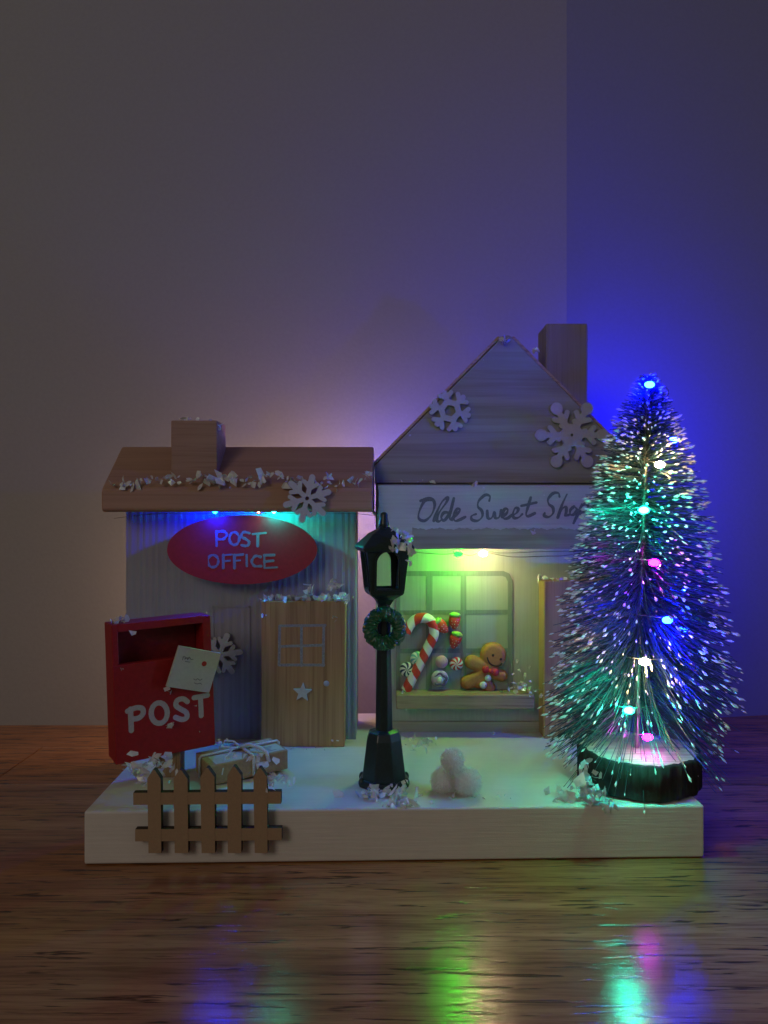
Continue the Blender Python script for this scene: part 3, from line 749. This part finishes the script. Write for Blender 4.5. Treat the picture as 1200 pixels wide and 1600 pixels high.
# ------------------------------------------------------------------ cotton pompoms
def pompom(px, py, Y, r_px, label):
    o = at(px, py, Y); R = r_px / F * Y
    t = thing('cotton_pompom', o - Vector((0, 0, R)), label, 'pompom', 'white cotton pompoms piled on the base')
    MB().ball(o, R * .74, n=28, m=18).build('core', M_cot, t)
    n = 7000; d = rng.normal(size=(n, 3)); d /= np.linalg.norm(d, axis=1)[:, None]
    e = d + rng.normal(size=(n, 3)) * .55; e /= np.linalg.norm(e, axis=1)[:, None]
    s = np.cross(e, rng.normal(size=(n, 3))); s /= np.linalg.norm(s, axis=1)[:, None]
    p0 = np.array(o) + d * R * .66; L = (R * rng.uniform(.14, .46, n))[:, None]; wd = .085
    vs = np.stack([p0 - s * wd, p0 + s * wd, p0 + e * L + s * .03], 1).reshape(-1, 3)
    f = MB(); f.v = [Vector(v_) for v_ in vs]; f.f = [[3 * i, 3 * i + 1, 3 * i + 2] for i in range(n)]; f.m = [0] * n; f.sm = [False] * n
    tag(f.build('fibres', M_cot, t), kind='stuff')
pompom(694, 1220, 335, 24, 'left of the two lower white cotton pompoms beside the lamp')
pompom(731, 1222, 331, 24.5, 'right of the two lower white cotton pompoms beside the lamp')
pompom(707, 1188, 331, 21, 'topmost white cotton pompom, resting on the two lower ones')

# ------------------------------------------------------------------ bottle-brush tree on a log slice
YT = 346.0; KT = YT / F
tr = thing('bottle_brush_tree', (113.5, YT, BT), 'snow-tipped dark green bottle-brush tree on a round log slice', 'tree')
LT = BT + 15.6
wob = lambda a: 1 + .025 * math.sin(3 * a + 1) + .018 * math.sin(7 * a) + .014 * math.sin(17 * a + 2) + .013 * math.sin(31 * a) + .01 * math.sin(47 * a + 1)
MB().lathe([(24.6, BT + .2), (26.0, BT + 1.2), (25.9, BT + 9), (26.1, LT - .6), (25.0, LT), (22.6, LT - .15)], 113.8, YT, 96, wob=wob).build('bark', M_bark, tr)
MB().lathe([(24.4, LT - 1), (24.4, LT + .06)], 113.8, YT, 96, 0, False, wob=wob).build('cut_face', M_cut, tr)
def trunk(zz):
    t = (zz - LT) / (205 - LT); return np.array([112.8 + 5.4 * t, YT, zz])
MB().tube([trunk(a) for a in np.linspace(LT - 2, 203, 30)], [1.3] * 29 + [.7], 8).build('stem', M_wire, tr)
zs_ = [36, 44, 57, 85, 114, 142.5, 165, 188, 200, 206]; ws_ = [36, 41, 43, 39.5, 34, 28, 21.5, 12.5, 6, 2]
Nb = 4200; bm = MB(); tm = MB()
def add_bristle(p0, dirn, L, droop, tip, r=.15):
    dirn = dirn / np.linalg.norm(dirn)
    p1 = p0 + dirn * L * .5 + np.array([0, 0, droop * .3]); p2 = p0 + dirn * L + np.array([0, 0, droop])
    s = np.cross(dirn, [0, 0, 1.0]); s /= np.linalg.norm(s) + 1e-9; u = np.cross(s, dirn)
    b = len(bm.v); ring = [s, -.5 * s + .866 * u, -.5 * s - .866 * u]
    for p in (p0, p1, p2):
        for q_ in ring: bm.v.append(Vector(p + q_ * r))
    for j in (0, 3):
        for k in range(3): bm.f.append([b + j + k, b + j + (k + 1) % 3, b + j + 3 + (k + 1) % 3, b + j + 3 + k])
    if tip:
        d2 = p2 - p1; d2 /= np.linalg.norm(d2); c_ = p2; ln_ = tip * 2.3; rr_ = tip * .46
        s = np.cross(d2, [0, 0, 1.0]); s /= np.linalg.norm(s) + 1e-9; u = np.cross(s, d2)
        b = len(tm.v); jit = rng.uniform(.5, 1.5, 5)
        tm.v.append(Vector(c_ + d2 * ln_ * .6))
        for k in range(5):
            a = k * 1.2566; tm.v.append(Vector(c_ + (s * math.cos(a) + u * math.sin(a)) * rr_ * jit[k] + d2 * .1))
        tm.v.append(Vector(c_ - d2 * ln_))
        for k in range(5):
            tm.f.append([b, b + 1 + k, b + 1 + (k + 1) % 5]); tm.f.append([b + 6, b + 1 + (k + 1) % 5, b + 1 + k])
for i in range(Nb):
    h = (i + rng.uniform()) / Nb; h = 1 - (1 - h) ** .62 if False else h ** 1.12
    z0 = LT + 19 + (203 - LT - 19) * h; ph = i * 2.39996 + rng.normal() * .2
    el = math.radians(-38 * (1 - h) ** 2.2 + 16 * h ** 2 + rng.normal() * 7)
    if h < .16 and math.sin(ph) < -.25 and rng.uniform() < .8: continue
    w_t = np.interp(z0, zs_, ws_)
    for _ in range(2): zt = z0 + w_t * math.tan(el) * .8; w_t = np.interp(zt, zs_, ws_)
    L = w_t / max(.5, math.cos(el)) * rng.uniform(.80, 1.03)
    if rng.uniform() < .10: L *= rng.uniform(.5, .8)
    d = np.array([math.cos(ph) * math.cos(el), math.sin(ph) * math.cos(el), math.sin(el)])
    tip = rng.uniform(.5, 1.3) if rng.uniform() < (.6 if h < .86 else .15) else 0
    add_bristle(trunk(z0), d, L, -L * .05 * rng.uniform(0, 1.5), tip)
for (px, py, Y) in ((975, 1243, 330), (990, 1238, 329), (1012, 1205, 322), (1060, 1195, 325), (1090, 1212, 330), (852, 1167, 340), (985, 1210, 320), (930, 1190, 330), (1110, 1190, 338)):
    e = np.array(at(px, py, Y)); p0 = trunk(LT + 16); add_bristle(p0, e - p0, np.linalg.norm(e - p0), 0, .5 if px > 900 else 0, .2)
for m_ in (bm, tm): m_.m = [0] * len(m_.f); m_.sm = [False] * len(m_.f)
tag(bm.build('bristles', M_brist, tr), kind='stuff'); tag(tm.build('snow_tips', M_tip, tr), kind='stuff')

# ------------------------------------------------------------------ light strings
def bulbs(t, specs, r=2.1):
    for (p, mat, k) in specs:
        MB().ball(p, r * 1.25 * k, r * .8 * k, r * .8 * k, 12, 8).build('bulb', mat, t)
def wire(t, pts_, r=.22):
    sm = smooth_stroke([tuple(p) for p in pts_], 5)
    MB().tube(sm, r, 5).build('wire', M_wirec, t)
ts = thing('light_string', (118, 338, 200), 'string of small coloured lights wound round the bottle-brush tree', 'light string')
B = [(at(1015, 601, 338), L_top), (at(1031, 726, 330), L_warm), (at(1006, 797, 323), L_teal), (at(1022, 879, 320), L_mag), (at(1043, 969, 318), L_blue),
     (at(1007, 1034, 315), L_warm), (at(983, 1110, 316), L_teal), (at(1012, 1152, 333), L_low_mag)]
back = [(Vector((146, 378, 85)), L_blue)]
bulbs(ts, [(p, m_, .85) for p, m_ in B + back])
chain = []
for i, (p, _) in enumerate(B):
    chain.append(p + Vector((0, 1.2, .8)))
    if i < len(B) - 1:
        q_ = B[i + 1][0]; zz = (p.z + q_.z) / 2; c_ = trunk(zz); rad_ = np.interp(zz, zs_, ws_) * .6
        for aa in (-.3, .7, 1.57, 2.4, 3.4): chain.append(Vector((c_[0] + rad_ * math.cos(aa), c_[1] + rad_ * math.sin(aa), p.z + (q_.z - p.z) * (aa + .5) / 4.4)))
wire(ts, chain, .16)

hs = thing('light_string', (0, 415, 122), 'string of small coloured lights under the eaves and behind both houses, with added bulbs behind the tree', 'light string')
e = [(at(336, 800.6, 396), L_eave_blue, .34), (at(404, 800.2, 396), L_red, .2), (at(428, 800.6, 396), L_eave_teal, .34),
     (at(716, 866, 407), L_green, .85), (at(755, 865, 407), L_shop_warm, .85)]
bk = [(Vector((-52, 464, 118)), L_amber, .8), (Vector((12, 478, 140)), L_rear_mag, .9), (Vector((6, 474, 165)), L_house_blue, 1.0), (Vector((-30, 468, 150)), L_amber, .8), (Vector((-104, 466, 95)), L_amber, .7), (Vector((60, 474, 200)), L_house_blue, .3), (Vector((167, 446, 184)), L_added_blue, 1.0), (Vector((182, 470, 95)), L_added_blue, .38)]  # wall blue bulbs are added, hidden behind the tree to light the angled wall
bulbs(hs, e + bk, 2.1)
wire(hs, [at(640, 862, 408), at(690, 866, 408.5), at(716, 864, 408), at(735, 868, 408), at(755, 863, 408), at(800, 870, 408), at(850, 869, 408), at(890, 867, 408), (128, 430, 124), (150, 450, 124), (176, 470, 90), (182, 471, 96), (171, 459, 150), (168, 447, 185), (150, 460, 150), (120, 466, 150), (60, 475, 201), (6, 475, 162), (12, 479, 142), (-30, 469, 152), (-52, 465, 122), (-100, 467, 92)], .2)
wire(hs, [at(755, 863, 409), at(790, 864, 409), at(850, 862, 409), at(895, 861, 409)], .16)
wire(hs, [(-150, 430, 139), at(240, 803, 398), at(300, 803, 397), at(336, 802, 396.5), at(370, 803, 397), at(428, 802, 396.5), at(500, 803, 399), at(560, 803, 405), (-2, 440, 140)], .16)

# ------------------------------------------------------------------ iridescent artificial snow
def flakes(spots, label, name='artificial_snow'):
    """spots: (centre, (sx, sy, sz), count, size)"""
    m = MB()
    for c_, sp, n, size in spots:
        for _ in range(n):
            o_ = Vector(c_) + Vector((random.gauss(0, sp[0]), random.gauss(0, sp[1]), random.gauss(0, sp[2])))
            U_ = Vector((random.gauss(0, 1), random.gauss(0, .6), random.gauss(0, 1))).normalized(); W_ = U_.orthogonal(); W_.rotate(Matrix.Rotation(random.uniform(0, 6.28), 3, U_)); W_.normalize()
            Nn = U_.cross(W_); k_ = random.randint(4, 6); s_ = size * (.5 + 1.3 * random.random() ** 1.4); asp = random.uniform(.35, .9); bend = random.uniform(-.5, .5) * s_
            vs = [o_]; fs = []
            for j in range(k_):
                a = 2 * math.pi * (j + random.uniform(-.3, .3)) / k_; r_ = s_ * random.uniform(.55, 1.1)
                x, y = r_ * math.cos(a), r_ * asp * math.sin(a)
                vs.append(o_ + U_ * x + W_ * y + Nn * (bend * (x / s_) ** 2))
            for j in range(k_): fs.append((0, 1 + j, 1 + (j + 1) % k_))
            m.add(vs, fs)
    o = m.build(name, M_flake, loc=spots[0][0])
    return tag(o, label, 'artificial snow', kind='stuff')
sp = []
for px in range(172, 578, 9):
    yy = 752 + 7 * math.sin(px * .04) + random.uniform(-5, 5)
    sp.append((at(px, yy, 389.5), (1.0, .6, 1.1), random.choice([1, 2, 3, 4]), random.uniform(1.5, 2.8)))
for px in (350, 365, 330, 410, 440, 515): sp.append((at(px, 745, 390), (1, .6, 1.4), 4, 3.2))
flakes(sp, 'row of iridescent snow flakes along the post office roof')
flakes([(at(282, 655, 402), (1.6, 3, .5), 6, 1.6), (at(300, 655, 402), (2, 3, .4), 5, 1.3), (at(342, 662, 400), (1, 3, 1), 9, 1.9), (at(325, 657, 400), (2, 3, .4), 5, 1.2)], 'iridescent snow flakes on top of the post office chimney')
flakes([(at(x, 936 - (3 if x > 480 else 0), 401), (1.6, 2.2, .7), 7, 2.3) for x in range(416, 545, 12)] + [(at(483, 922, 401), (1, 1, 1.6), 7, 2.2), (at(522, 915, 402), (1.6, 1, 2.2), 9, 2.4), (at(541, 945, 398), (.5, .5, 1.5), 3, 1.5), (at(413, 962, 397.6), (.8, .2, .5), 3, 1.2), (at(522, 966, 397.6), (.8, .2, .8), 3, 1.2), (at(523, 1157, 397.6), (.5, .2, .3), 2, 1.3), (at(480, 1171, 394), (8, 1, .3), 8, 1.0)], 'iridescent snow flakes on top of the post office door')
flakes([(Mb(Vector((6, 6, BH + .9))), (2.6, 2.4, .5), 14, 2.2), (Mb(Vector((9, -.3, BH - 4))), (.3, .2, .8), 1, 2.2), (Mb(Vector((3.5, -.9, 41))), (.6, .1, .3), 2, 1.0), (Mb(Vector((24, -1.3, 14))), (.7, .1, 1.0), 4, 2.2), (Mb(Vector((23.5, -1.3, 29))), (.8, .1, .8), 4, 2.2), (Mb(Vector((38, -.8, 8))), (.5, .1, .3), 2, .7), (Mb(Vector((36, -.8, 20))), (.3, .1, .2), 1, .7), (Mb(Vector((BWd - 1, 2, BH))), (.4, .4, .4), 3, .7)], 'iridescent snow flakes scattered on the red post box')
flakes([(at(236, 1205, 318), (4, 3, 2.6), 34, 2.3), (at(225, 1222, 312), (2, 1.5, 1.5), 10, 2.0), (at(252, 1190, 330), (3, 2, 2), 14, 2.0), (at(215, 1200, 330), (3, 3, .6), 8, 1.6), (at(280, 1210, 318), (2, 2, 1.5), 6, 1.8)], 'heap of iridescent snow flakes behind the left end of the fence')
flakes([(at(405, 1195, 325), (2.6, 2, 2.4), 16, 2.2), (at(424, 1222, 310), (1.6, 1, 2.2), 16, 1.7), (at(440, 1213, 328), (3, 3, .8), 10, 1.7), (at(455, 1222, 336), (3, 3, .3), 7, 1.3), (at(372, 1180, 340), (3, 2, 1), 9, 1.6), (at(345, 1162, 350), (3, 2, 1), 7, 1.5)], 'iridescent snow flakes caught on the parcel and right end of the fence')
flakes([(at(625, 838, 333), (1.6, 2, 1.8), 14, 2.2), (at(636, 850, 331), (1.6, 2, 2.2), 20, 2.1), (at(640, 872, 331), (.8, 1, 1.8), 6, 1.5), (at(617, 852, 330), (1.4, .6, 1.6), 7, 2.1)], 'iridescent snow flakes on the right of the lantern roof')
flakes([(at(596, 1240, 327), (6, 2.4, 1.0), 46, 2.2), (at(622, 1258, 318), (4, 1.4, .8), 22, 2.2), (at(575, 1238, 326), (2.5, 2, .8), 12, 1.8), (at(628, 1228, 331), (2, 2, 1), 9, 1.8)], 'heap of iridescent snow flakes around the street lamp foot')
flakes([(at(925, 1225, 322), (2.6, 2.4, 3.0), 26, 2.5), (at(940, 1255, 317), (2.6, 1.2, 1.6), 20, 2.1), (at(905, 1240, 325), (4, 3, .5), 22, 2.2), (at(880, 1250, 325), (5, 3, .3), 9, 1.8), (at(915, 1200, 326), (1.5, 2, 2.5), 9, 2.0)], 'heap of iridescent snow flakes against the log slice')
flakes([(at(650, 1160, 400), (7, 8, .3), 26, 1.6), (at(785, 1252, 325), (3, 2, .3), 14, 1.3), (at(773, 1146, 420), (.8, .8, .5), 5, 1.2), (at(720, 1245, 325), (9, 3, .2), 14, 1.1), (at(520, 1180, 388), (7, 5, .2), 10, 1.0), (at(632, 1108, 401), (.6, .4, .6), 3, 1.0)], 'loose iridescent snow flakes strewn over the top of the base')
flakes([(at(818, 1068, 416), (3, 2.5, 1.8), 13, 1.8), (at(812, 1045, 422), (3, 1.5, 3), 7, 1.2), (at(832, 1080, 414), (2, 2, 1.2), 8, 1.8), (at(800, 1079, 418), (2, 2, .8), 6, 1.2), (at(858, 905, 415), (3, 3, .6), 16, 1.7), (at(632, 1083, 416), (1, 1, .6), 4, 1.2)], 'iridescent snow flakes on the right end of the shop sill')
flakes([(at(786, 532, 419.6), (2, 1, 1.2), 12, 2.0), (at(835, 548, 428), (1, 3, .6), 7, 1.6)] + [(at(785 - t * 198, 536 + t * 190, 424 + random.uniform(0, 12)), (.8, 3, .5), 4, 1.3) for t in np.linspace(.03, 1, 22)] + [(at(640, 683, 420.5), (.2, .1, .4), 1, 1.4), (at(586, 803, 424), (.4, .6, 1.5), 5, 1.5)], 'iridescent snow flakes along the left edge of the shop gable')
flakes([(at(835, 831, 400.7), (.4, .1, .4), 2, 2.6), (at(692, 761, 400.7), (.4, .1, .3), 2, 1.0), (at(652, 775, 400.7), (.3, .1, .2), 1, .9), (at(738, 757, 400.6), (1.5, .2, .5), 5, 1.4), (at(848, 773, 400.7), (.5, .1, .8), 2, .9), (at(760, 765, 400.7), (5, .1, .6), 5, .8), (at(660, 752, 400.7), (5, .2, .5), 6, 1.5)], 'stray iridescent snow flakes stuck to the lettered shop sign')
